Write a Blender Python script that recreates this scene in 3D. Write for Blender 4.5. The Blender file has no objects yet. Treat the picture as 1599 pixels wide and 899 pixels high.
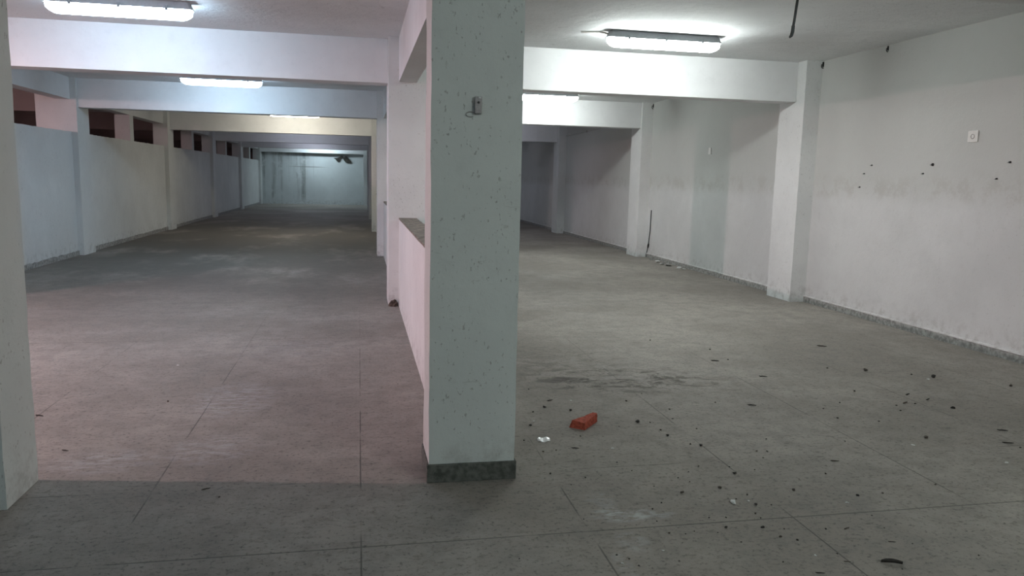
import bpy, bmesh, math, random
from mathutils import Vector, Matrix
random.seed(7)
SC = bpy.context.scene
COL = SC.collection
R = math.radians

# ------------------------------------------------------------------ measures (metres)
ZC = 3.15            # ceiling
ZS = 2.64            # underside of the cross beams
LWX, RWX = -5.01, 5.89
ROWS_Y = [3.75, 9.25, 15.13, 21.79, 28.13, 34.55, 41.05]      # front faces of the column rows
BEAM_Y = [3.76, 9.45, 15.21, 22.03, 28.6, 34.75, 41.2]        # front faces of the cross beams
BACK = 41.68

# ------------------------------------------------------------------ node helpers
class NT:
    def __init__(self, name):
        self.m = bpy.data.materials.new(name); self.m.use_nodes = True
        self.t = self.m.node_tree; self.n = self.t.nodes; self.l = self.t.links
        self.b = self.n['Principled BSDF']
        self.pos = self.n.new('ShaderNodeNewGeometry').outputs['Position']
    def put(self, sock, v):
        if hasattr(v, 'is_output'): self.l.new(v, sock)
        else: sock.default_value = v
    def mth(self, op, a, b=0.0, c=0.0):
        n = self.n.new('ShaderNodeMath'); n.operation = op
        self.put(n.inputs[0], a); self.put(n.inputs[1], b); self.put(n.inputs[2], c)
        return n.outputs[0]
    def xyz(self, v=None):
        n = self.n.new('ShaderNodeSeparateXYZ'); self.l.new(v or self.pos, n.inputs[0]); return n.outputs
    def scaled(self, s):
        n = self.n.new('ShaderNodeVectorMath'); n.operation = 'MULTIPLY'
        self.l.new(self.pos, n.inputs[0]); n.inputs[1].default_value = s; return n.outputs[0]
    def noise(self, scale, detail=4, rough=.55, vec=None, dist=0):
        n = self.n.new('ShaderNodeTexNoise')
        self.l.new(vec or self.pos, n.inputs['Vector'])
        n.inputs['Scale'].default_value = scale; n.inputs['Detail'].default_value = detail
        n.inputs['Roughness'].default_value = rough; n.inputs['Distortion'].default_value = dist
        return n.outputs['Fac']
    def ramp(self, v, a, b, lo=0.0, hi=1.0):
        n = self.n.new('ShaderNodeMapRange'); n.interpolation_type = 'SMOOTHSTEP'
        self.put(n.inputs[0], v)
        n.inputs[1].default_value = a; n.inputs[2].default_value = b
        n.inputs[3].default_value = lo; n.inputs[4].default_value = hi
        return n.outputs[0]
    def mix(self, f, a, b):
        n = self.n.new('ShaderNodeMix'); n.data_type = 'RGBA'
        self.put(n.inputs[0], f)
        self.put(n.inputs[6], a if hasattr(a, 'is_output') else (*a, 1))
        self.put(n.inputs[7], b if hasattr(b, 'is_output') else (*b, 1))
        return n.outputs[2]
    def blob(self, cx, cy, rx, ry, ax=0, ay=1):
        """soft elliptical patch on the plane of two world axes"""
        o = self.xyz()
        dx = self.mth('DIVIDE', self.mth('SUBTRACT', o[ax], cx), rx)
        dy = self.mth('DIVIDE', self.mth('SUBTRACT', o[ay], cy), ry)
        d = self.mth('ADD', self.mth('MULTIPLY', dx, dx), self.mth('MULTIPLY', dy, dy))
        return self.ramp(d, 1.0, 0.0)
    def bump(self, h, strength=.3, dist=.01):
        n = self.n.new('ShaderNodeBump'); n.inputs['Strength'].default_value = strength
        n.inputs['Distance'].default_value = dist
        self.l.new(h, n.inputs['Height']); self.l.new(n.outputs[0], self.b.inputs['Normal'])
    def done(self, col, rough=.85, spec=.3):
        self.put(self.b.inputs['Base Color'], col if hasattr(col, 'is_output') else (*col, 1))
        self.put(self.b.inputs['Roughness'], rough)
        self.b.inputs['Specular IOR Level'].default_value = spec
        return self.m

def plain(name, col, rough=.7, metal=0.0, var=.15, scale=40, spec=.4):
    k = NT(name)
    f = k.noise(scale, 3)
    c = k.mix(k.ramp(f, .3, .7), tuple(x*(1-var) for x in col), tuple(min(1, x*(1+var)) for x in col))
    k.b.inputs['Metallic'].default_value = metal
    k.bump(f, .15, .003)
    return k.done(c, rough, spec)

def paint(name, base, speck=.5, dirt=(.30, .29, .27), band=False, foot=True, streaks=False, bumpy=.35):
    """whitewashed plaster: cloudy tone, pits, scuffs"""
    k = NT(name)
    o = k.xyz()
    cloud = k.ramp(k.noise(.9, 5, .6), .35, .7)
    c = k.mix(cloud, tuple(x*.90 for x in base), base)
    fine = k.ramp(k.noise(7, 6, .7), .52, .75)
    c = k.mix(k.mth('MULTIPLY', fine, .16), c, tuple(x*.6 for x in base))
    # pits and scuffs
    pits = k.ramp(k.noise(62, 3, .55, k.scaled((1, 1, .6))), .635, .70)
    scr = k.mth('MULTIPLY', k.ramp(k.noise(9, 5, .7, k.scaled((1, 1, 2.6)), 1.2), .60, .68), k.ramp(k.noise(2.2, 3), .50, .60))
    c = k.mix(k.mth('MULTIPLY', scr, speck*.45), c, dirt)
    zone = k.ramp(k.noise(2.3, 3), .42, .56)
    c = k.mix(k.mth('MULTIPLY', k.mth('MULTIPLY', pits, zone), speck), c, dirt)
    if foot:      # splash dirt along the floor
        f = k.mth('MULTIPLY', k.ramp(o[2], .32, .06), k.ramp(k.noise(9, 5, .7), .45, .65))
        c = k.mix(k.mth('MULTIPLY', f, .45), c, dirt)
    if band:      # smudged tide line at shoulder height
        w = k.mth('ABSOLUTE', k.mth('SUBTRACT', o[2], k.mth('ADD', 1.50, k.mth('MULTIPLY', k.noise(1.1, 2), .12))))
        b = k.mth('MULTIPLY', k.ramp(w, .20, .02), k.ramp(k.noise(4.2, 6, .74), .45, .60))
        c = k.mix(k.mth('MULTIPLY', b, .55), c, (.36, .34, .31))
        u = k.ramp(o[2], 1.30, 1.60)
        c = k.mix(k.mth('MULTIPLY', u, .62), c, tuple(a*b for a, b in zip(base, (.80, .80, .765))))
    if streaks:   # rusty water runs on the end wall
        s = k.noise(1.0, 5, .7, k.scaled((2.9, 1, .13)), .2)
        lo = k.mth('MULTIPLY', k.ramp(o[0], -1.7, -2.6), k.ramp(s, .45, .68))
        lo = k.mth('MULTIPLY', lo, k.ramp(k.noise(3.2, 4, .7), .34, .52))
        c = k.mix(k.mth('MULTIPLY', k.blob(-2.6, 1.93, 1.15, .035, 0, 2), .7), c, (.2, .2, .2))
        top = k.ramp(o[2], .0, .5)
        c = k.mix(k.mth('MULTIPLY', k.mth('MULTIPLY', lo, top), .75), c, (.22, .23, .22))
    k.bump(k.mth('ADD', k.noise(11, 6, .65), k.mth('MULTIPLY', pits, -.5)), bumpy, .012)
    return k.done(c, .88, .2)

def floor_material():
    k = NT('dusty_concrete')
    o = k.xyz()
    base = k.mix(k.ramp(k.noise(.55, 5, .62), .32, .70), (.247, .221, .195), (.378, .343, .306))
    base = k.mix(k.mth('MULTIPLY', k.ramp(k.noise(6, 7, .75), .40, .66), .5), base, (.185, .174, .16))
    base = k.mix(k.mth('MULTIPLY', k.ramp(k.noise(42, 5, .78),   .52, .68), .80), base, (.07, .066, .062))
    base = k.mix(k.mth('MULTIPLY', k.ramp(k.noise(15, 6, .75, k.scaled((.7, 1.6, 1))), .54, .67), .5), base, (.10, .09, .08))
    base = k.mix(k.mth('MULTIPLY', k.ramp(k.noise(70, 3, .6), .66, .76), .4), base, (.34, .33, .32))
    # trowelled panel joints one metre apart
    fx = k.mth('ABSOLUTE', k.mth('SUBTRACT', k.mth('FRACT', k.mth('ADD', o[0], .5 + 8)), .5))
    keep = k.ramp(k.noise(1.6, 3), .40, .54)
    gx = k.mth('MULTIPLY', k.ramp(fx, .0055, .002), k.mth('MULTIPLY', keep, k.ramp(o[1], 10.0, 3.5, .12, 1.0)))
    gy = k.ramp(k.mth('ABSOLUTE', k.mth('SUBTRACT', o[1], 3.10)), .006, .002)
    for y in (1.9, 3.83, 5.6, 7.4, 9.2, 11.4):
        g = k.ramp(k.mth('ABSOLUTE', k.mth('SUBTRACT', o[1], y)), .0055, .002)
        gy = k.mth('MAXIMUM', gy, k.mth('MULTIPLY', g, k.ramp(k.noise(.9, 2), .50, .58)))
    joint = k.mth('MAXIMUM', gx, k.mth('MULTIPLY', gy, k.ramp(k.noise(3.1, 3), .36, .46)))
    base = k.mix(k.mth('MULTIPLY', joint, .62), base, (.05, .047, .045))
    far_darken = k.ramp(k.noise(.8, 5, .65, k.scaled((1, .45, 1))), .26, .52)
    base = k.mix(k.mth('MULTIPLY', k.mth('MULTIPLY', k.blob(-2.2, 19.5, 6.0, 13), far_darken), .95), base, (.115, .105, .092))  # dimming painted into the far left-bay floor to offset the lamps, broken by noise
    # dark scuffed dirt beyond the brick
    streak = k.ramp(k.noise(5, 6, .75, k.scaled((.8, 1.3, 1)), 1.0), .45, .62)
    for cx, cy, rx, ry, a in ((1.95, 5.62, .95, .50, .95), (1.55, 6.3, .9, .7, .40), (2.5, 5.45, .7, .4, .35)):
        base = k.mix(k.mth('MULTIPLY', k.mth('MULTIPLY', k.blob(cx, cy, rx, ry), streak), a), base, (.055, .045, .037))
    # spilt white powder and pale scrapes
    pw = k.ramp(k.noise(14, 6, .75, k.scaled((.6, 1.5, 1))), .44, .60)
    for cx, cy, rx, ry, a in ((1.20, 3.25, .17, .10, .75), (1.33, 3.22, .16, .07, .45), (1.17, 3.42, .12, .12, .25), (1.16, 2.98, .09, .12, .35), (1.05, 2.75, .05, .2, .3),
                              (-.86, 5.4, .35, .55, .40), (-.82, 4.4, .3, .3, .42), (-1.35, 4.28, .35, .22, .40), (-.55, 6.9, .6, .5, .2)):
        base = k.mix(k.mth('MULTIPLY', k.mth('MULTIPLY', k.blob(cx, cy, rx, ry), pw), a), base, (.50, .51, .52))
    h = k.mth('ADD', k.noise(38, 5, .7), k.mth('MULTIPLY', joint, -1.2))
    k.bump(h, .35, .006)
    return k.done(base, .78, .25)

def glow(name, col, strength):
    k = NT(name)
    k.b.inputs['Base Color'].default_value = (.8, .8, .8, 1)
    k.b.inputs['Emission Color'].default_value = (*col, 1)
    k.b.inputs['Emission Strength'].default_value = strength
    return k.m

M_WHITE = paint('white_limewash', (.71, .725, .715))
M_RIGHT = paint('white_limewash_smudged', (.60, .615, .605), band=True, speck=.35)
M_PILLAR = paint('pillar_limewash', (.60, .625, .60), speck=.72, bumpy=.4)
M_BEAM = paint('beam_limewash', (.78, .79, .79), speck=.12, foot=False, bumpy=.15)
M_CEIL = paint('ceiling_limewash', (.80, .82, .82), speck=.7, foot=False, bumpy=.8)
M_END = paint('stained_limewash', (.62, .66, .66), streaks=True)
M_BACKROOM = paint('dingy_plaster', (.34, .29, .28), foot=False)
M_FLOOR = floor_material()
M_SKIRT = plain('cement_skirting', (.30, .295, .28), .9, var=.35, scale=22)
M_PLINTH = plain('dark_cement_plinth', (.095, .098, .086), .92, var=.4, scale=30)
M_SILL = plain('bare_brown_mortar', (.20, .172, .14), .95, var=.4, scale=25)
M_RUBBLE = plain('broken_brown_mortar', (.10, .075, .06), .95, var=.5, scale=30)
M_HOUSE = plain('grey_plastic_housing', (.46, .50, .53), .5, var=.05)
M_CLIP = plain('steel_clip', (.40, .43, .46), .35, metal=.6, var=.05)
M_STEEL = plain('dull_steel', (.30, .28, .28), .5, metal=.3, var=.15, scale=90)
M_DARK = plain('black_plastic', (.018, .018, .018), .6)
M_CABLE = plain('grey_black_cable', (.05, .06, .06), .6)
M_PALEC = plain('painted_cable', (.52, .52, .50), .7)
M_BRICK = plain('red_clay_brick', (.36, .075, .045), .95, var=.3, scale=60)
M_CHIP = plain('dark_grit', (.028, .025, .022), .9, var=.4)
M_BROWNCHIP = plain('brown_grit', (.06, .048, .038), .9, var=.4)
M_FLAKE = plain('white_plaster_flake', (.62, .62, .60), .8, var=.1)
M_FOIL = plain('glossy_white_scrap', (.88, .88, .88), .22, var=.03, spec=.8)
M_PLATE = plain('white_plastic_plate', (.70, .69, .66), .5, var=.05)
M_TORN = plain('dark_exposed_patch', (.045, .042, .036), .95, var=.4, scale=6)
M_BLUE = glow('cool_tube_glow', (.58, .79, 1.0), 62)
M_NEUT = glow('white_tube_glow', (.93, 1.0, .985), 92)
M_WARM = glow('warm_tube_glow', (1.0, .93, .78), 66)
M_FAR = glow('far_tube_glow', (.74, .90, 1.0), 70)
M_DIM = glow('dim_tube_glow', (.78, .82, 1.0), 20)
M_REAR = glow('rear_fill_glow', (.90, 1.0, .97), 122)
M_REARB = glow('rear_blue_fill_glow', (.58, .79, 1.0), 30)
M_BULB = glow('rosy_bulb_glow', (1.0, .67, .71), 36000)

# ------------------------------------------------------------------ mesh helpers
def box_bm(x0, x1, y0, y1, z0, z1, bm=None, bev=0.0):
    bm = bm or bmesh.new()
    r = bmesh.ops.create_cube(bm, size=1.0)
    vs = r['verts']
    for v in vs:
        v.co = Vector(((x0+x1)/2 + v.co.x*(x1-x0), (y0+y1)/2 + v.co.y*(y1-y0), (z0+z1)/2 + v.co.z*(z1-z0)))
    if bev:
        es = list({e for v in vs for e in v.link_edges})
        bmesh.ops.bevel(bm, geom=es, offset=bev, segments=2, affect='EDGES', profile=.6)
    return bm

def mesh_obj(name, bm, mat, parent=None, smooth=False):
    me = bpy.data.meshes.new(name)
    bmesh.ops.recalc_face_normals(bm, faces=bm.faces)
    bm.to_mesh(me); bm.free()
    if smooth:
        for p in me.polygons: p.use_smooth = True
    me.materials.append(mat)
    o = bpy.data.objects.new(name, me); COL.objects.link(o)
    if parent:
        o.parent = parent
    return o

def tag(o, label, cat=None, group=None, kind=None):
    o['label'] = label
    if cat: o['category'] = cat
    if group: o['group'] = group
    if kind: o['kind'] = kind
    return o

def thing(name, loc, label, cat, group=None, rz=0.0):
    o = bpy.data.objects.new(name, None); COL.objects.link(o)
    o.empty_display_size = .1
    o.location = loc; o.rotation_euler = (0, 0, rz)
    return tag(o, label, cat, group, 'thing')

def struct(name, bm, mat, label):
    return tag(mesh_obj(name, bm, mat), label, kind='structure')

def tube_bm(pts, r, n=8, bm=None, cap=True):
    bm = bm or bmesh.new()
    pts = [Vector(p) for p in pts]
    rings = []
    for i, p in enumerate(pts):
        d = (pts[min(i+1, len(pts)-1)] - pts[max(i-1, 0)]).normalized()
        a = d.orthogonal().normalized() if i == 0 else (a - d*a.dot(d)).normalized()
        b = d.cross(a)
        rr = r[i] if isinstance(r, (list, tuple)) else r
        rings.append([bm.verts.new(p + (a*math.cos(2*math.pi*k/n) + b*math.sin(2*math.pi*k/n))*rr) for k in range(n)])
    for q, s in zip(rings, rings[1:]):
        for k in range(n):
            bm.faces.new((q[k], q[(k+1) % n], s[(k+1) % n], s[k]))
    if cap:
        bm.faces.new(rings[0][::-1]); bm.faces.new(rings[-1])
    return bm

def copy_tree(o, loc):
    c = o.copy(); COL.objects.link(c); c.location = loc
    for ch in o.children:
        d = ch.copy(); COL.objects.link(d); d.parent = c
        for g in ch.children:
            e = g.copy(); COL.objects.link(e); e.parent = d
    return c

# ================================================================== THE SETTING
bm = box_bm(-11.2, 6.1, -5.2, BACK + .3, -.15, 0)
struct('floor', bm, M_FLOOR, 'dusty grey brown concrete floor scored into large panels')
struct('ceiling', box_bm(-11.2, 6.1, -5.2, BACK + .3, ZC, ZC + .15), M_CEIL, 'rough white painted concrete ceiling slab')
struct('wall_right', box_bm(RWX, RWX + .2, -5, BACK, 0, ZC), M_RIGHT, 'long off-white plaster wall with smudges along the right bay')
struct('wall_back', box_bm(-5.25, RWX, BACK, BACK + .2, 0, ZC), M_END, 'white end wall with dark water streaks closing the long bay')
struct('wall_rear', box_bm(-5.2, RWX, -5.2, -5, 0, ZC), M_WHITE, 'plain white wall behind the viewer')
struct('wall_side', box_bm(-5.2, -5, -5, 3.75, 0, ZC), M_WHITE, 'plain white side wall of the entry area')
struct('wall_front', box_bm(-11.0, -2.06, 3.85, 4.05, 0, ZC), M_WHITE, 'white wall running off from the column at the left edge')
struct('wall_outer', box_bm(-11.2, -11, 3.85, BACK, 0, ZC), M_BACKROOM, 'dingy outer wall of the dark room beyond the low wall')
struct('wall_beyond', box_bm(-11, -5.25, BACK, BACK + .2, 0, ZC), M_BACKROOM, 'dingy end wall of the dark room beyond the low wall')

def uneven_top(x0, x1, y0, y1, z, amp, n=40):
    """low wall whose top edge was left rough"""
    bm = bmesh.new(); rows = []
    for i in range(n + 1):
        y = y0 + (y1 - y0)*i/n
        a, b = random.uniform(-amp, amp*.4), random.uniform(-amp, amp*.4)
        rows.append([bm.verts.new(c) for c in ((x0, y, 0), (x1, y, 0), (x1, y, z + a), (x0, y, z + b))])
    for p, q in zip(rows, rows[1:]):
        for k in range(4): bm.faces.new((p[k], p[(k+1) % 4], q[(k+1) % 4], q[k]))
    bm.faces.new(rows[0]); bm.faces.new(rows[-1][::-1])
    return bm

COLY = [(3.75, 4.065)] + [(y, y + .6) for y in ROWS_Y[1:6]] + [(41.05, BACK)]
ordinal = ['entry pillar', 'second column', 'third column', 'fourth column', 'fifth column', 'sixth column', 'end wall']
for i in range(6):
    y0, y1 = COLY[i][1], COLY[i+1][0]
    # low partition between the two bays with a bare sill
    w = struct('wall_partition', uneven_top(.461, .666, y0, y1, 1.045, .006), M_WHITE,
               'low white parapet between the bays from %s to %s' % (ordinal[i], ordinal[i+1]))
    s = mesh_obj('sill', uneven_top(.461, .666, 0, y1 - y0, .02, .006), M_SILL, w); s.location = (0, y0, 1.044)
    s['label'] = 'bare brown mortar sill'
    struct('ceiling_beam', box_bm(.461, .666, y0, y1, ZS, ZC), M_BEAM, 'long white beam above the parapet from %s to %s' % (ordinal[i], ordinal[i+1]))
# cross beams
nth = ['entry', 'second', 'third', 'fourth', 'fifth', 'sixth', 'last']
for i in range(7):
    y = BEAM_Y[i]; d = .30
    struct('ceiling_beam', box_bm(-5.0 if i else -1.588, .34, y, y + d, ZS, ZC, bev=.006), M_BEAM, 'white cross beam of the left bay at the %s row of columns' % nth[i])
    struct('ceiling_beam', box_bm(.785, 5.667 if i else RWX, y, y + d, ZS, ZC, bev=.006), M_BEAM, 'white cross beam of the right bay at the %s row of columns' % nth[i])
# low wall with open clerestory along the left bay
PIER = [None, (-5.3, 9.25, 9.85), (-5.575, 15.13, 15.75), (-5.27, 21.79, 22.4), (-5.27, 28.13, 28.75), (-5.27, 34.55, 35.15), (-5.27, 41.05, BACK)]
for i in range(1, 6):
    y0, y1 = PIER[i][2], PIER[i+1][1]
    struct('wall_left', uneven_top(-5.26, LWX, y0, y1, 2.205, .008, 60), M_WHITE, 'tall white half wall along the left bay from %s to %s' % (ordinal[i].replace('column', 'pier'), ordinal[i+1].replace('column', 'pier')))
    struct('ceiling_beam', box_bm(-5.26, LWX, y0, y1, 2.77, ZC), M_BEAM, 'beam over the half wall from %s to %s' % (ordinal[i].replace('column', 'pier'), ordinal[i+1].replace('column', 'pier')))
    bb = struct('baseboard_left', uneven_top(LWX, LWX + .02, y0, y1, .085, .012, 60), M_SKIRT, 'rough cement skirting under the half wall from %s' % ordinal[i].replace('column', 'pier'))
for y, a in ((17.3, .3), (23.9, .3), (30.4, .3), (37, .3)):
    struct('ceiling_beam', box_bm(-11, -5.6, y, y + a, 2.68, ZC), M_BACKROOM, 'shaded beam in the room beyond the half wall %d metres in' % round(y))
ends = [-5.0] + [v for k in range(1, 6) for v in (ROWS_Y[k], ROWS_Y[k] + .6)] + [BACK]
for i in range(6):
    y0, y1 = ends[2*i], ends[2*i+1]
    b = struct('baseboard_right', uneven_top(RWX - .022, RWX, y0, y1, .075, .008, 60), M_SKIRT, 'cement skirting along the right wall, bay %d' % (i + 1))
    l = mesh_obj('paint_lip', uneven_top(RWX - .026, RWX, 0, y1 - y0, .016, .006, 60), M_WHITE, b); l.location = (0, y0, .075)
    l['label'] = 'white painted top edge'

# ================================================================== COLUMNS
def column(name, x0, x1, y0, y1, mat, label, cat, group=None, plinth=None, pl_h=.09, grow=.02, z1=ZC):
    cx, cy = (x0 + x1)/2, (y0 + y1)/2
    t = thing(name, (cx, cy, 0), label, cat, group)
    hx, hy = (x1 - x0)/2, (y1 - y0)/2
    bm = box_bm(-hx, hx, -hy, hy, 0, z1)
    # chipped, slightly wavy arrises
    ed = [e for e in bm.edges if abs(e.verts[0].co.z - e.verts[1].co.z) > 1]
    bmesh.ops.subdivide_edges(bm, edges=ed, cuts=24, use_grid_fill=True)
    for v in bm.verts:
        if 0.01 < v.co.z < z1 - .01 and abs(abs(v.co.x) - hx) < 1e-4:
            v.co.x += random.uniform(-.0022, .0022); v.co.y += random.uniform(-.0022, .0022)
    mesh_obj('shaft', bm, mat, t)
    if plinth:
        p = mesh_obj('plinth', box_bm(-hx - grow, hx + grow, -hy - grow, hy + grow, 0, pl_h, bev=.006), plinth, t)
        p['label'] = 'dark cement plinth'
    return t

pil = column('pillar', .340, .786, 3.75, 4.065, M_PILLAR, 'big free-standing grey white pillar with dark plinth in the middle', 'pillar', plinth=M_PLINTH, pl_h=.098, grow=.010)
lc = column('pillar', -2.06, -1.588, 3.705, 4.058, M_PILLAR, 'pale pillar cut off by the left edge of the view', 'pillar')
names = ['second', 'third', 'fourth', 'fifth', 'sixth']
for i in range(1, 6):
    y = ROWS_Y[i]
    c = column('column', .340, .786, y, y + .6, M_WHITE, ['', 'white column closing the first parapet opening behind the big pillar', 'white column second behind the big pillar along the parapet',
        'yellowish lit column third behind the big pillar along the parapet', 'far column fourth behind the big pillar along the parapet', 'far column fifth behind the big pillar, before the end wall'][i], 'column', 'columns along the parapet')
    if i == 1:
        # broken corner of its skirting
        bm = bmesh.new(); bmesh.ops.create_icosphere(bm, subdivisions=3, radius=1)
        for v in bm.verts:
            v.co = Vector((v.co.x*.06, v.co.y*.05, max(v.co.z, -.2)*.075)) * random.uniform(.78, 1.15)
            v.co.z = max(v.co.z, 0)
        o = mesh_obj('broken_skirting', bm, M_RUBBLE, c); o.location = (-.165, -.33, 0); o['label'] = 'crumbled brown mortar at the foot'
    column('wall_pier', 5.667, RWX, y, y + .6, M_WHITE, ['', 'white pier on the right wall, first and largest of the row', 'white pier on the right wall beside the loose cable, second of the row',
        'white pier on the right wall, third of the row', 'white pier on the right wall, fourth of the row, behind the big pillar', 'white pier on the right wall, fifth of the row, behind the big pillar'][i], 'pier', 'piers along the right wall')
    px, p0, p1 = PIER[i]
    column('wall_pier', px, -4.91, p0, p1, M_WHITE, ['', 'pier of the half wall hidden by the pillar at the left edge', 'wide pier of the half wall with a rosy lit face',
        'yellowish pier of the half wall, third from the entry', 'slim looking pier of the half wall, fourth from the entry', 'small far pier of the half wall, fifth from the entry'][i], 'pier', 'piers along the half wall')
column('wall_pier', -5.27, -4.91, 41.05, BACK, M_WHITE, 'pier where the half wall meets the streaked end wall', 'pier', 'piers along the half wall')
column('column', .22, .786, 41.05, BACK, M_WHITE, 'column against the end wall closing the parapet row', 'column', 'columns along the parapet')
for k, (y, lab) in enumerate(((18.75, 'short post on the half wall between the wide pier and the yellowish pier'), (25.27, 'short post on the half wall in the fourth opening'),
               (31.32, 'short post on the half wall in the fifth opening'), (37.9, 'short post on the half wall in the last opening before the end wall'))):
    t = thing('wall_post', (-5.16, y + .14, 2.19), lab, 'post', 'short posts on the half wall')
    mesh_obj('shaft', box_bm(-.17, .15, -.14, .14, 0, .58, bev=.008), M_WHITE, t)

# ================================================================== BATTEN LAMPS
def housing_bm(L=1.29, W=.125):
    bm = bmesh.new()
    def ring(l, w, z, ch):
        return [bm.verts.new((x, y, z)) for x, y in ((-l+ch, -w), (l-ch, -w), (l, -w+ch), (l, w-ch), (l-ch, w), (-l+ch, w), (-l, w-ch), (-l, -w+ch))]
    h, w = L/2, W/2
    rings = [ring(h-.03, w-.018, 0, .02), ring(h-.02, w-.008, -.012, .02), ring(h, w, -.066, .022), ring(h+.006, w+.006, -.068, .022), ring(h+.006, w+.006, -.078, .022)]
    for p, q in zip(rings, rings[1:]):
        for k in range(8): bm.faces.new((p[k], p[(k+1) % 8], q[(k+1) % 8], q[k]))
    bm.faces.new(rings[0]); bm.faces.new(rings[-1][::-1])
    return bm

def diffuser_bm(L=1.28, W=.122):
    bm = bmesh.new(); rings = []
    prof = [(1, 1, .0), (.99, 1, -.045), (.955, .94, -.066), (.915, .78, -.082), (.87, .52, -.091), (.84, .22, -.094)]
    for sl, sw, z in prof:
        h, w, ch = L/2*sl, W/2*sw, .022*sw
        rings.append([bm.verts.new((x, y, z - .078)) for x, y in ((-h+ch, -w), (h-ch, -w), (h, -w+ch), (h, w-ch), (h-ch, w), (-h+ch, w), (-h, w-ch), (-h, -w+ch))])
    for p, q in zip(rings, rings[1:]):
        for k in range(8): bm.faces.new((p[k], p[(k+1) % 8], q[(k+1) % 8], q[k]))
    bm.faces.new(rings[-1][::-1]); bm.faces.new(rings[0])
    return bm

def make_lamp(mat):
    t = thing('batten_lamp', (0, 0, ZC), '', 'ceiling lamp', 'batten lamps on the ceiling')
    mesh_obj('housing', housing_bm(), M_HOUSE, t)
    o = mesh_obj('diffuser', diffuser_bm(), mat, t); o['label'] = 'glowing frosted cover'
    for x in (-.42, 0, .42):
        for s in (-1, 1):
            b = box_bm(x - .014, x + .014, s*.067 - .004, s*.067 + .004, -.095, -.05)
            box_bm(x - .010, x + .010, s*.070 - .005, s*.070 + .005, -.075, -.06, bm=b)
            mesh_obj('clip', b, M_CLIP, t)
    for x in (-.605, .605):
        b = bmesh.new(); bmesh.ops.create_cone(b, cap_ends=True, segments=10, radius1=.006, radius2=.006, depth=.006)
        bmesh.ops.rotate(b, verts=b.verts, cent=(0, 0, 0), matrix=Matrix.Rotation(R(90), 3, 'X'))
        bmesh.ops.translate(b, verts=b.verts, vec=(x, -.064, -.10))
        mesh_obj('screw', b, M_CLIP, o)
    return t

protos = {}
def lamp(mat, x, y, label, rz=0.0):
    if mat.name not in protos:
        o = make_lamp(mat); protos[mat.name] = o; o.location = (x, y, ZC)
    else:
        o = copy_tree(protos[mat.name], (x, y, ZC))
    o.rotation_euler.z = rz; o['label'] = label
    return o

lamp(M_BLUE, -2.20, 8.10, 'big bluish glowing batten lamp in front of the second cross beam, left bay')
lamp(M_BLUE, -2.25, 13.9, 'smaller bluish batten lamp between the second and third cross beams, left bay', R(2))
r1 = lamp(M_NEUT, 3.26, 8.15, 'big white glowing batten lamp with conduit, in the right bay')
lamp(M_NEUT, 3.33, 14.02, 'white batten lamp partly hidden behind the big pillar, right bay')
lamp(M_WARM, -1.6, 20.6, 'warm batten lamp hidden behind the third cross beam, left bay')
lamp(M_DIM, -1.9, 27.2, 'dim batten lamp behind the fourth cross beam, left bay')
lamp(M_DIM, -1.9, 33.6, 'dim batten lamp behind the fifth cross beam, left bay')
lamp(M_FAR, -1.9, 40.1, 'batten lamp washing the streaked end wall, left bay')
lamp(M_DIM, 3.33, 20.5, 'dim batten lamp behind the third cross beam, right bay')
lamp(M_DIM, 3.33, 27.2, 'dim batten lamp behind the fourth cross beam, right bay')
lamp(M_REAR, 3.3, -.7, 'added fill lamp on the ceiling behind the viewer, right bay')  # unseen fill lamp added to brighten the foreground and the pillar front
lamp(M_REARB, -2.2, -1.9, 'added bluish fill lamp behind the viewer, left bay')  # unseen fill lamp added for a bluish cast on the left foreground
o = mesh_obj('conduit', tube_bm([(-.90, .14, -.012), (-.70, .08, -.012), (-.655, .02, -.03), (-.63, 0, -.04)], .011), M_PLATE, r1)
o['label'] = 'short white conduit'

t = thing('pendant_lamp', (-8.0, 5.12, ZC), 'rosy lamp with an added hood hanging in the side room behind the pillar at the left edge', 'pendant lamp')
mesh_obj('cord', tube_bm([(0, 0, 0), (0, 0, -.30)], .004), M_DARK, t)
mesh_obj('socket', tube_bm([(0, 0, -.29), (0, 0, -.385)], .018, 12), M_DARK, t)
bm = bmesh.new(); rings = []
for r, z in ((.02, -.33), (.10, -.345), (.20, -.375), (.30, -.412), (.298, -.416), (.198, -.381), (.098, -.351), (.019, -.336)):
    rings.append([bm.verts.new((r*math.cos(R(12*k)), r*math.sin(R(12*k)), z)) for k in range(30)])
for p, q in zip(rings, rings[1:] + rings[:1]):
    for k in range(30): bm.faces.new((p[k], p[(k+1) % 30], q[(k+1) % 30], q[k]))
mesh_obj('cutoff_hood', bm, M_PLATE, t, True)  # unseen hood added to cut off the bulb's upward light
bm = bmesh.new(); bmesh.ops.create_uvsphere(bm, u_segments=20, v_segments=12, radius=.03)
bmesh.ops.translate(bm, verts=bm.verts, vec=(0, 0, -.412))
o = mesh_obj('bulb', bm, M_BULB, t, True)

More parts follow.
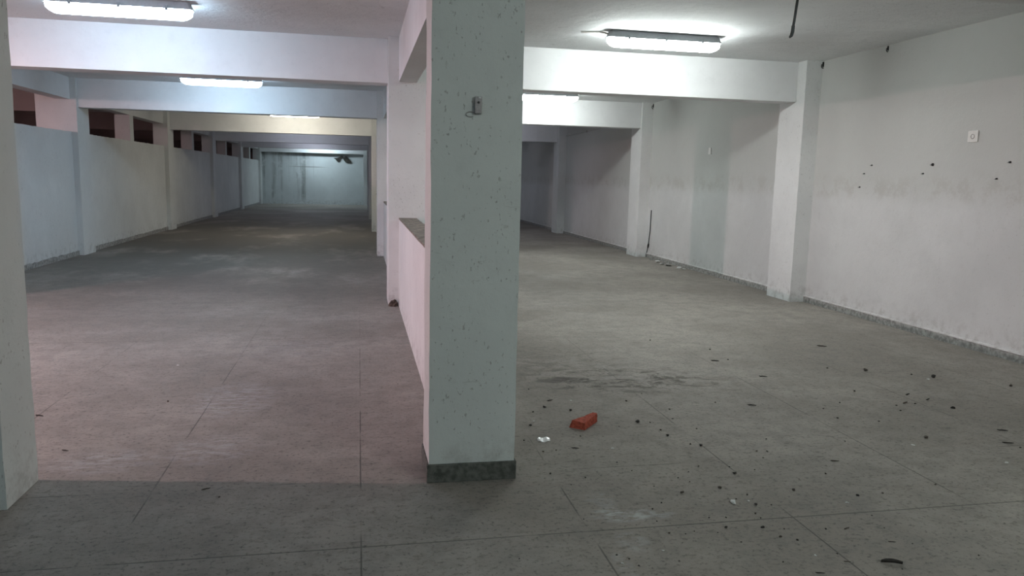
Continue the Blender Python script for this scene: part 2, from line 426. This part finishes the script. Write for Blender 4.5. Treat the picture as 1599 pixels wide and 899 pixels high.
# ================================================================== FITTINGS
# metal box on the big pillar
t = thing('wall_bracket', (.5645, 3.748, 1.858), 'small grey metal bracket with a screw on the big pillar', 'bracket')
pl = mesh_obj('plate', box_bm(-.017, .017, -.020, 0, 0, .080, bev=.002), M_STEEL, t)
b = bmesh.new(); bmesh.ops.create_cone(b, cap_ends=True, segments=12, radius1=.006, radius2=.005, depth=.005)
bmesh.ops.rotate(b, verts=b.verts, cent=(0, 0, 0), matrix=Matrix.Rotation(R(90), 3, 'X')); bmesh.ops.translate(b, verts=b.verts, vec=(0, -.022, .052))
mesh_obj('screw', b, M_DARK, pl)
mesh_obj('lip', box_bm(.000, .012, -.023, -.020, .071, .077), M_FOIL, pl)
pts = [(-.036 + .022*math.cos(a), -.004, -.004 + .012*math.sin(a)) for a in [R(18*k) for k in range(0, 18)]]
o = mesh_obj('ring_mark', tube_bm(pts, .0022, 6), M_STEEL, t); o['label'] = 'thin ring mark'  # thin raised ring built for a ring-shaped mark on the pillar face
# socket plate on the right wall
t = thing('wall_plate', (RWX, 6.60, 2.063), 'white square junction plate high on the right wall near the frame edge', 'plate')
mesh_obj('cover', box_bm(-.012, 0, -.063, .063, -.055, .055, bev=.004), M_PLATE, t)
pts = [(-.0135, .022*math.cos(a), .022*math.sin(a)) for a in [R(30*k) for k in range(13)]]
mesh_obj('knockout', tube_bm(pts, .003, 6), M_SKIRT, t)
t = thing('wall_plate', (RWX, 12.39, 2.10), 'small white tapered plate on the right wall between the first two piers', 'plate')
bm = bmesh.new()
f = [bm.verts.new(v) for v in ((0, -.055, -.055), (0, .055, -.055), (0, .035, .055), (0, -.045, .055))]
g = [bm.verts.new(v.co + Vector((-.012, 0, 0))) for v in f]
for k in range(4): bm.faces.new((f[k], f[(k+1) % 4], g[(k+1) % 4], g[k]))
bm.faces.new(f[::-1]); bm.faces.new(g)
mesh_obj('cover', bm, M_PLATE, t)
# anchors / plug holes in the right wall
for y, z, r, lab in ((7.11, 1.798, .016, 'largest dark plug in the right wall below the junction plate'), (7.238, 1.706, .009, 'small dark plug just below the largest one on the right wall'),
                     (6.129, 1.808, .010, 'dark plug nearest the picture edge on the right wall'), (6.261, 1.656, .008, 'dark plug low beside the picture edge on the right wall'),
                     (8.09, 1.804, .008, 'upper of three tiny plugs by the first pier'), (8.217, 1.708, .007, 'middle of three tiny plugs by the first pier'), (8.279, 1.549, .008, 'lowest of three tiny plugs by the first pier')):
    t = thing('wall_anchor', (RWX, y, z), lab, 'wall plug', 'dark plugs in the right wall')
    b = tube_bm([(.0, 0, 0), (-.006, 0, 0), (-.018, .004, -.003)], [r, r, r*.6], 10)
    mesh_obj('plug', b, M_DARK, t)
    mesh_obj('screw_stub', tube_bm([(-.016, .003, -.002), (-.03, .006, -.006)], r*.3, 6), M_STEEL, t)
# hooks by the pier heads
for y, z, s, lab in ((9.235, 3.09, .75, 'dark metal hook at the head of the first right pier'), (15.11, 3.07, .9, 'dark metal hook at the head of the second right pier'),
                     (7.99, 3.10, .6, 'bent dark wire hook under the ceiling on the right wall')):
    t = thing('wall_hook', (RWX, y, z), lab, 'hook', 'dark hooks under the ceiling')
    mesh_obj('back_plate', box_bm(-.012*s, 0, -.018*s, .018*s, -.02*s, .06*s), M_DARK, t)
    pts = [(-.01*s, 0, .02*s), (-.035*s, 0, .015*s), (-.045*s, -.01*s, -.02*s), (-.03*s, -.02*s, -.05*s), (-.012*s, -.015*s, -.045*s)]
    mesh_obj('hook_wire', tube_bm(pts, .008*s, 8), M_DARK, t)
# dangling cable
t = thing('hanging_cable', (2.55, 4.3, ZC), 'dark cable hanging from the ceiling with a bent end', 'cable')
mesh_obj('cable', tube_bm([(.012, 0, 0), (.009, 0, -.15), (.004, 0, -.33), (-.004, 0, -.46), (-.014, 0, -.56), (-.021, 0, -.635), (-.026, 0, -.672)], .0078, 10), M_CABLE, t, True)
mesh_obj('bent_tip', tube_bm([(-.0255, 0, -.665), (-.027, 0, -.70), (-.033, 0, -.722), (-.044, 0, -.733)], [.0098, .0102, .0098, .006], 10), M_CABLE, t, True)
# loose cable beside the second pier
t = thing('loose_cable', (RWX, 15.0, 0), 'thin loose cable running down the wall beside the second right pier', 'cable')
mesh_obj('cable', tube_bm([(-.012, -.07, .98), (-.014, -.06, .75), (-.013, -.05, .55), (-.012, .0, .33), (-.014, .05, .16), (-.02, .08, .06), (-.03, .05, .012)], .009, 6), M_CABLE, t)
mesh_obj('tape_wrap', tube_bm([(-.012, .0, .29), (-.013, .01, .25), (-.013, .03, .20)], [.014, .022, .014], 8), M_DARK, t)
t = thing('surface_cable', (RWX, 18.5, 2.84), 'painted cable along the top of the wall between second and third piers', 'cable')
mesh_obj('cable', tube_bm([(-.016, .0, .01), (-.016, .9, 0), (-.016, 1.8, -.012), (-.016, 3.28, -.02)], .016, 6), M_PALEC, t)
mesh_obj('saddle', box_bm(-.034, 0, 1.2, 1.24, -.03, .02), M_STEEL, t)
# dark torn patch on the end wall
def ragged(pts, d):
    bm = bmesh.new()
    a = [bm.verts.new((x, -d + random.uniform(-.03, .03), z)) for x, z in pts]
    b = [bm.verts.new((x*.97, 0, z*.97)) for x, z in pts]
    n = len(pts)
    for k in range(n): bm.faces.new((a[k], a[(k+1) % n], b[(k+1) % n], b[k]))
    bm.faces.new(a[::-1]); bm.faces.new(b)
    return bm
t = thing('torn_lining', (-.85, BACK, 2.37), 'dark ragged torn lining hanging high on the streaked end wall', 'torn lining')
mesh_obj('flap', ragged([(-.46, .05), (-.30, .06), (-.18, .10), (-.05, .17), (.03, .16), (-.01, .06), (-.08, .0), (-.12, -.12), (-.20, -.18), (-.28, -.12), (-.36, -.02)], .05), M_TORN, t)
mesh_obj('flap', ragged([(.0, .12), (.10, .10), (.14, .16), (.24, .14), (.34, .02), (.47, -.14), (.44, -.20), (.30, -.21), (.16, -.16), (.06, -.04)], .07), M_TORN, t)

# ================================================================== ON THE FLOOR
# brick
t = thing('brick', (1.405, 4.565, 0), 'broken red clay brick lying on the floor beside the big pillar', 'brick', rz=math.atan2(.163, .136))
bm = bmesh.new()
foot = [(-.105, -.054), (.105, -.054), (.108, -.018), (.02, .008), (-.104, .054)]
lo = [bm.verts.new((x, y, 0)) for x, y in foot]
hi = [bm.verts.new((x + dx, y + dy, z)) for (x, y), dx, dy, z in zip(foot, (.006, -.002, -.004, .0, .020), (.004, .003, -.003, -.004, -.012), (.043, .056, .057, .050, .044))]
for k in range(5): bm.faces.new((lo[k], lo[(k+1) % 5], hi[(k+1) % 5], hi[k]))
bm.faces.new(lo[::-1]); bm.faces.new(hi)
bmesh.ops.triangulate(bm, faces=bm.faces)
bmesh.ops.subdivide_edges(bm, edges=bm.edges, cuts=5, use_grid_fill=True)
for v in bm.verts:
    if v.co.z > .002:
        v.co += Vector((random.uniform(-1, 1), random.uniform(-1, 1), random.uniform(-1, 1)))*.0013
mesh_obj('clay_body', bm, M_BRICK, t)
# shiny scrap
bm = bmesh.new(); n = 9; rows = []
for i in range(n):
    x = -.038 + .076*i/(n-1); w = .024*math.sqrt(max(.08, 1 - (2*i/(n-1) - 1)**2))
    rows.append([bm.verts.new((x, s*w, .004 + .010*(s*.5 + .5) + .003*math.sin(i*1.3) + dz)) for s, dz in ((-1, 0), (0, .0015), (1, 0), (1, -.003), (0, -.003), (-1, -.003))])
for p, q in zip(rows, rows[1:]):
    for k in range(6): bm.faces.new((p[k], p[(k+1) % 6], q[(k+1) % 6], q[k]))
bm.faces.new(rows[0]); bm.faces.new(rows[-1][::-1])
for v in bm.verts: v.co.z = max(v.co.z, 0)
o = mesh_obj('plastic_scrap', bm, M_FOIL); o.location = (1.078, 4.294, 0)
tag(o, 'shiny white plastic scrap on the floor between the brick and the pillar', 'scrap', kind='thing')

def stone_bm(seed, flat=.55):
    rnd = random.Random(seed); bm = bmesh.new()
    for _ in range(13):
        v = Vector((rnd.gauss(0, 1), rnd.gauss(0, 1), rnd.gauss(0, 1))).normalized()
        bm.verts.new((v.x*.5, v.y*.38*rnd.uniform(.8, 1.1), v.z*.5*flat))
    bmesh.ops.convex_hull(bm, input=bm.verts)
    zm = min(v.co.z for v in bm.verts)
    for v in bm.verts: v.co.z -= zm
    return bm
def twig_bm(seed):
    rnd = random.Random(seed)
    pts = [(-.5 + i*.2, rnd.uniform(-.05, .05), .07 + rnd.uniform(0, .03)) for i in range(6)]
    return tube_bm(pts, [.03, .07, .065, .06, .05, .025], 6)
def leaf_bm():
    bm = bmesh.new(); rows = []
    for i in range(9):
        s = i/8; w = .14*math.sin(math.pi*min(1, .06 + s*.9))
        z = .06 + .05*math.sin(s*3)
        rows.append([bm.verts.new((-.5 + s, y*w, max(0, z + abs(y)*.08 + dz))) for y, dz in ((-1, 0), (0, -.04), (1, 0), (1, -.02), (0, -.06), (-1, -.02))])
    for p, q in zip(rows, rows[1:]):
        for k in range(6): bm.faces.new((p[k], p[(k+1) % 6], q[(k+1) % 6], q[k]))
    bm.faces.new(rows[0]); bm.faces.new(rows[-1][::-1])
    return bm
def data(bm, mat):
    me = bpy.data.meshes.new('chip'); bmesh.ops.recalc_face_normals(bm, faces=bm.faces); bm.to_mesh(me); bm.free(); me.materials.append(mat); return me
STONES = [data(stone_bm(s), M_CHIP if s % 3 else M_BROWNCHIP) for s in range(7)]
TWIGS = [data(twig_bm(s), M_BROWNCHIP if s % 2 else M_CHIP) for s in range(4)]
FLAKES = [data(stone_bm(40 + s, .25), M_FLAKE) for s in range(4)]
CHIPS = [(1.23,5.41,'c'),(1.32,5.11,'e'),(1.24,4.95,'C'),(1.14,4.86,'c'),(1.4,4.86,'C'),(1.47,5.09,'w'),(1.1,4.66,'w'),(1.06,4.58,'C'),(0.96,4.31,'c'),(1.32,4.34,'c'),(1.23,4.14,'e'),(1.03,4.11,'c'),(1.11,4.12,'c'),(1.45,4.11,'w'),(1.4,3.89,'c'),(1.77,4.56,'C'),(1.85,4.54,'c'),(1.86,4.28,'C'),(1.88,4.25,'e'),(1.86,4.39,'c'),(2.03,4.6,'c'),(1.62,4.49,'c'),(2.04,5.2,'c'),(2.81,7.01,'c'),(1.86,5.03,'c'),(1.99,4.08,'C'),(1.94,4.12,'c'),(3.23,6.56,'c'),(3.07,6.12,'e'),(3.21,6.15,'c'),(4.42,6.59,'e'),(3.94,5.77,'c'),(3.22,5.56,'e'),(3.4,4.8,'c'),(3.16,4.47,'c'),(3.19,4.68,'c'),(2.49,4.92,'c'),(2.72,4.82,'e'),(1.99,4.07,'C'),(1.94,4.12,'e'),(2.02,4.6,'c'),(2.09,4.8,'c'),(2.1,4.38,'c'),(2.45,4.14,'c'),(2.34,3.94,'c'),(2.28,3.95,'c'),(2.26,3.84,'c'),(2.0,3.74,'c'),(1.83,3.77,'c'),(1.74,3.7,'c'),(2.12,3.68,'c'),(2.65,3.74,'e'),(2.92,4.04,'c'),(4.22,5.65,'C'),(4.66,5.38,'C'),(4.57,5.33,'w'),(4.07,4.94,'e'),(3.89,4.74,'e'),(4.13,4.8,'e'),(4.15,4.58,'C'),(5.1,5.06,'C'),(4.1,4.09,'e'),(3.48,4.03,'C'),(3.3,3.92,'w'),(3.72,4.57,'c'),(3.78,4.69,'c'),(3.95,4.71,'c'),(3.93,3.87,'e'),(3.94,3.79,'c'),(3.64,3.58,'w'),(3.4,4.37,'c'),(2.92,4.04,'c'),(4.53,5.48,'c'),(3.71,5.07,'c'),(1.4,3.89,'c'),(1.44,3.76,'c'),(0.99,3.78,'c'),(1.06,3.62,'c'),(1.01,3.22,'c'),(1.48,3.54,'c'),(1.59,3.44,'C'),(1.69,3.57,'c'),(1.71,3.56,'w'),(1.82,3.76,'c'),(2.0,3.74,'c'),(1.98,3.64,'C'),(1.81,3.47,'C'),(1.8,3.29,'W'),(1.88,3.3,'w'),(1.89,3.25,'C'),(1.84,3.16,'c'),(1.6,3.15,'c'),(1.68,3.14,'c'),(1.63,3.04,'C'),(1.8,3.02,'C'),(1.42,3.01,'c'),(1.47,3.03,'c'),(1.37,3.28,'c'),(1.44,3.34,'c'),(1.34,3.15,'c'),(1.63,2.9,'c'),(1.29,2.78,'c'),(1.09,2.83,'c'),(1.05,2.87,'c'),(1.11,2.77,'c'),(0.64,2.9,'c'),(1.57,3.0,'c'),(1.83,3.33,'c'),(1.91,3.37,'c'),(1.35,3.03,'c'),(1.59,3.18,'c'),(1.63,3.17,'c'),(1.05,2.8,'w'),(1.26,2.88,'w'),(1.02,4.11,'c'),(1.24,4.13,'C'),(1.16,3.7,'c'),(1.65,3.63,'c'),(1.84,3.11,'c'),(1.83,3.13,'c'),(2.18,3.39,'C'),(2.47,3.28,'C'),(2.39,3.06,'c'),(2.18,2.95,'e'),(2.08,2.96,'c'),(1.83,2.92,'C'),(1.81,2.89,'c'),(1.89,2.88,'C'),(1.89,2.99,'c'),(2.17,2.63,'L'),(2.18,2.58,'c'),(2.2,2.56,'C'),(1.82,2.6,'e'),(1.99,2.67,'e'),(2.59,2.63,'c'),(2.38,2.77,'c'),(2.36,2.93,'c'),(2.33,2.9,'c'),(2.3,2.8,'e'),(2.62,3.29,'c'),(2.98,3.35,'c'),(3.63,3.58,'e'),(2.48,3.57,'c'),(2.29,3.52,'c'),(2.36,3.21,'w'),(1.89,2.74,'w'),(1.97,3.24,'c'),(1.72,2.71,'c'),(1.99,2.74,'c'),(-1.61,4.48,'e'),(-1.99,5.16,'e'),(-0.67,3.71,'c'),(-0.75,3.82,'e'),(-1.44,6.43,'w'),(-1.28,5.39,'c')]
seen = []
for x, y, k in CHIPS:
    if any(abs(x - a) < .035 and abs(y - b) < .035 for a, b in seen): continue
    seen.append((x, y))
    d = math.hypot(x, y)/4.2
    zone = ('by the brick' if y > 4.0 and x < 2.2 else 'in front of the brick' if x < 2.15 else 'far out near the right wall' if y > 4.4 else 'across the right foreground')
    if x < 0: zone = 'of the left bay'
    if k in 'cC':
        nm, me = 'stone_chip', random.choice(STONES); s = (.013 if k == 'c' else .024)*random.uniform(.85, 1.25)*max(.8, d)
        lab, cat, grp = 'small dark chip scattered on the floor ' + zone, 'chip', 'dark chips on the floor ' + zone
    elif k == 'e':
        nm, me = 'dry_twig', random.choice(TWIGS); s = .042*random.uniform(.85, 1.25)*max(.8, d)
        lab, cat, grp = 'thin dark dry twig on the floor ' + zone, 'twig', 'dry twigs on the floor ' + zone
    elif k in 'wW':
        nm, me = 'plaster_flake', random.choice(FLAKES); s = (.022 if k == 'w' else .062)*max(.8, d)
        lab, cat, grp = 'small white plaster flake on the floor ' + zone, 'flake', 'white flakes on the floor ' + zone
        if k == 'W': lab, grp = 'largest white plaster flake on the floor among the dark chips', None
    else:
        nm, me = 'dry_leaf', data(leaf_bm(), M_CHIP); s = .085
        lab, cat, grp = 'curled blackish leaf near the bottom edge, largest dark scrap', 'leaf', None
    o = bpy.data.objects.new(nm, me); COL.objects.link(o)
    o.location = (x, y, 0); o.scale = (s, s, s)
    o.rotation_euler = (0, 0, -.35 if k == 'L' else random.uniform(-.5, .5) if k == 'e' else random.uniform(0, 6.28))
    tag(o, lab, cat, grp, 'thing')
# crumbled plaster heaped against the skirting by the second pier
for j, (x, y, s) in enumerate(((5.76, 14.5, .10), (5.72, 14.13, .16), (5.66, 13.7, .12), (5.70, 13.45, .18), (5.74, 13.1, .14), (5.76, 12.9, .10), (5.79, 13.9, .09))):
    o = bpy.data.objects.new('plaster_fragment', FLAKES[j % 4] if j % 3 else STONES[0]); COL.objects.link(o)
    if j % 3 == 0:
        o.data = data(stone_bm(70 + j, .35), M_SKIRT)
    o.location = (x, y, 0); o.scale = (s, s*1.3, s); o.rotation_euler = (0, 0, j*1.1)
    tag(o, 'broken plaster piece along the right skirting before the second pier', 'plaster piece', 'broken plaster by the second right pier', 'thing')

# ================================================================== WORLD, CAMERA, VIEW
w = bpy.data.worlds.new('night'); SC.world = w; w.use_nodes = True
w.node_tree.nodes['Background'].inputs[0].default_value = (.5, .55, .6, 1)
w.node_tree.nodes['Background'].inputs[1].default_value = 0.02

F_PX, YAW, PITCH, ROLL = 1196.095, .198175, .141299, .022985
cy, sy, cp, sp = math.cos(YAW), math.sin(YAW), math.cos(PITCH), math.sin(PITCH)
fwd = Vector((sy*cp, cy*cp, -sp)); right = Vector((cy, -sy, 0)); up = right.cross(fwd)
r2 = right*math.cos(ROLL) + up*math.sin(ROLL); u2 = -right*math.sin(ROLL) + up*math.cos(ROLL)
cam = bpy.data.cameras.new('camera'); co = bpy.data.objects.new('camera', cam); COL.objects.link(co)
m = Matrix((r2, u2, -fwd)).transposed().to_4x4(); m.translation = Vector((0, 0, 1.55))
co.matrix_world = m
cam.sensor_fit = 'HORIZONTAL'; cam.sensor_width = 36; cam.lens = F_PX*36/1599
cam.clip_start = .05; cam.clip_end = 200
SC.camera = co
vs = SC.view_settings
vs.view_transform = 'Standard'; vs.look = 'None'; vs.gamma = 1; vs.use_curve_mapping = False
vs.exposure = 0.0
SC.cycles.max_bounces = 10; SC.cycles.diffuse_bounces = 6
SC.cycles.use_denoising = True
SC.cycles.sample_clamp_indirect = 4
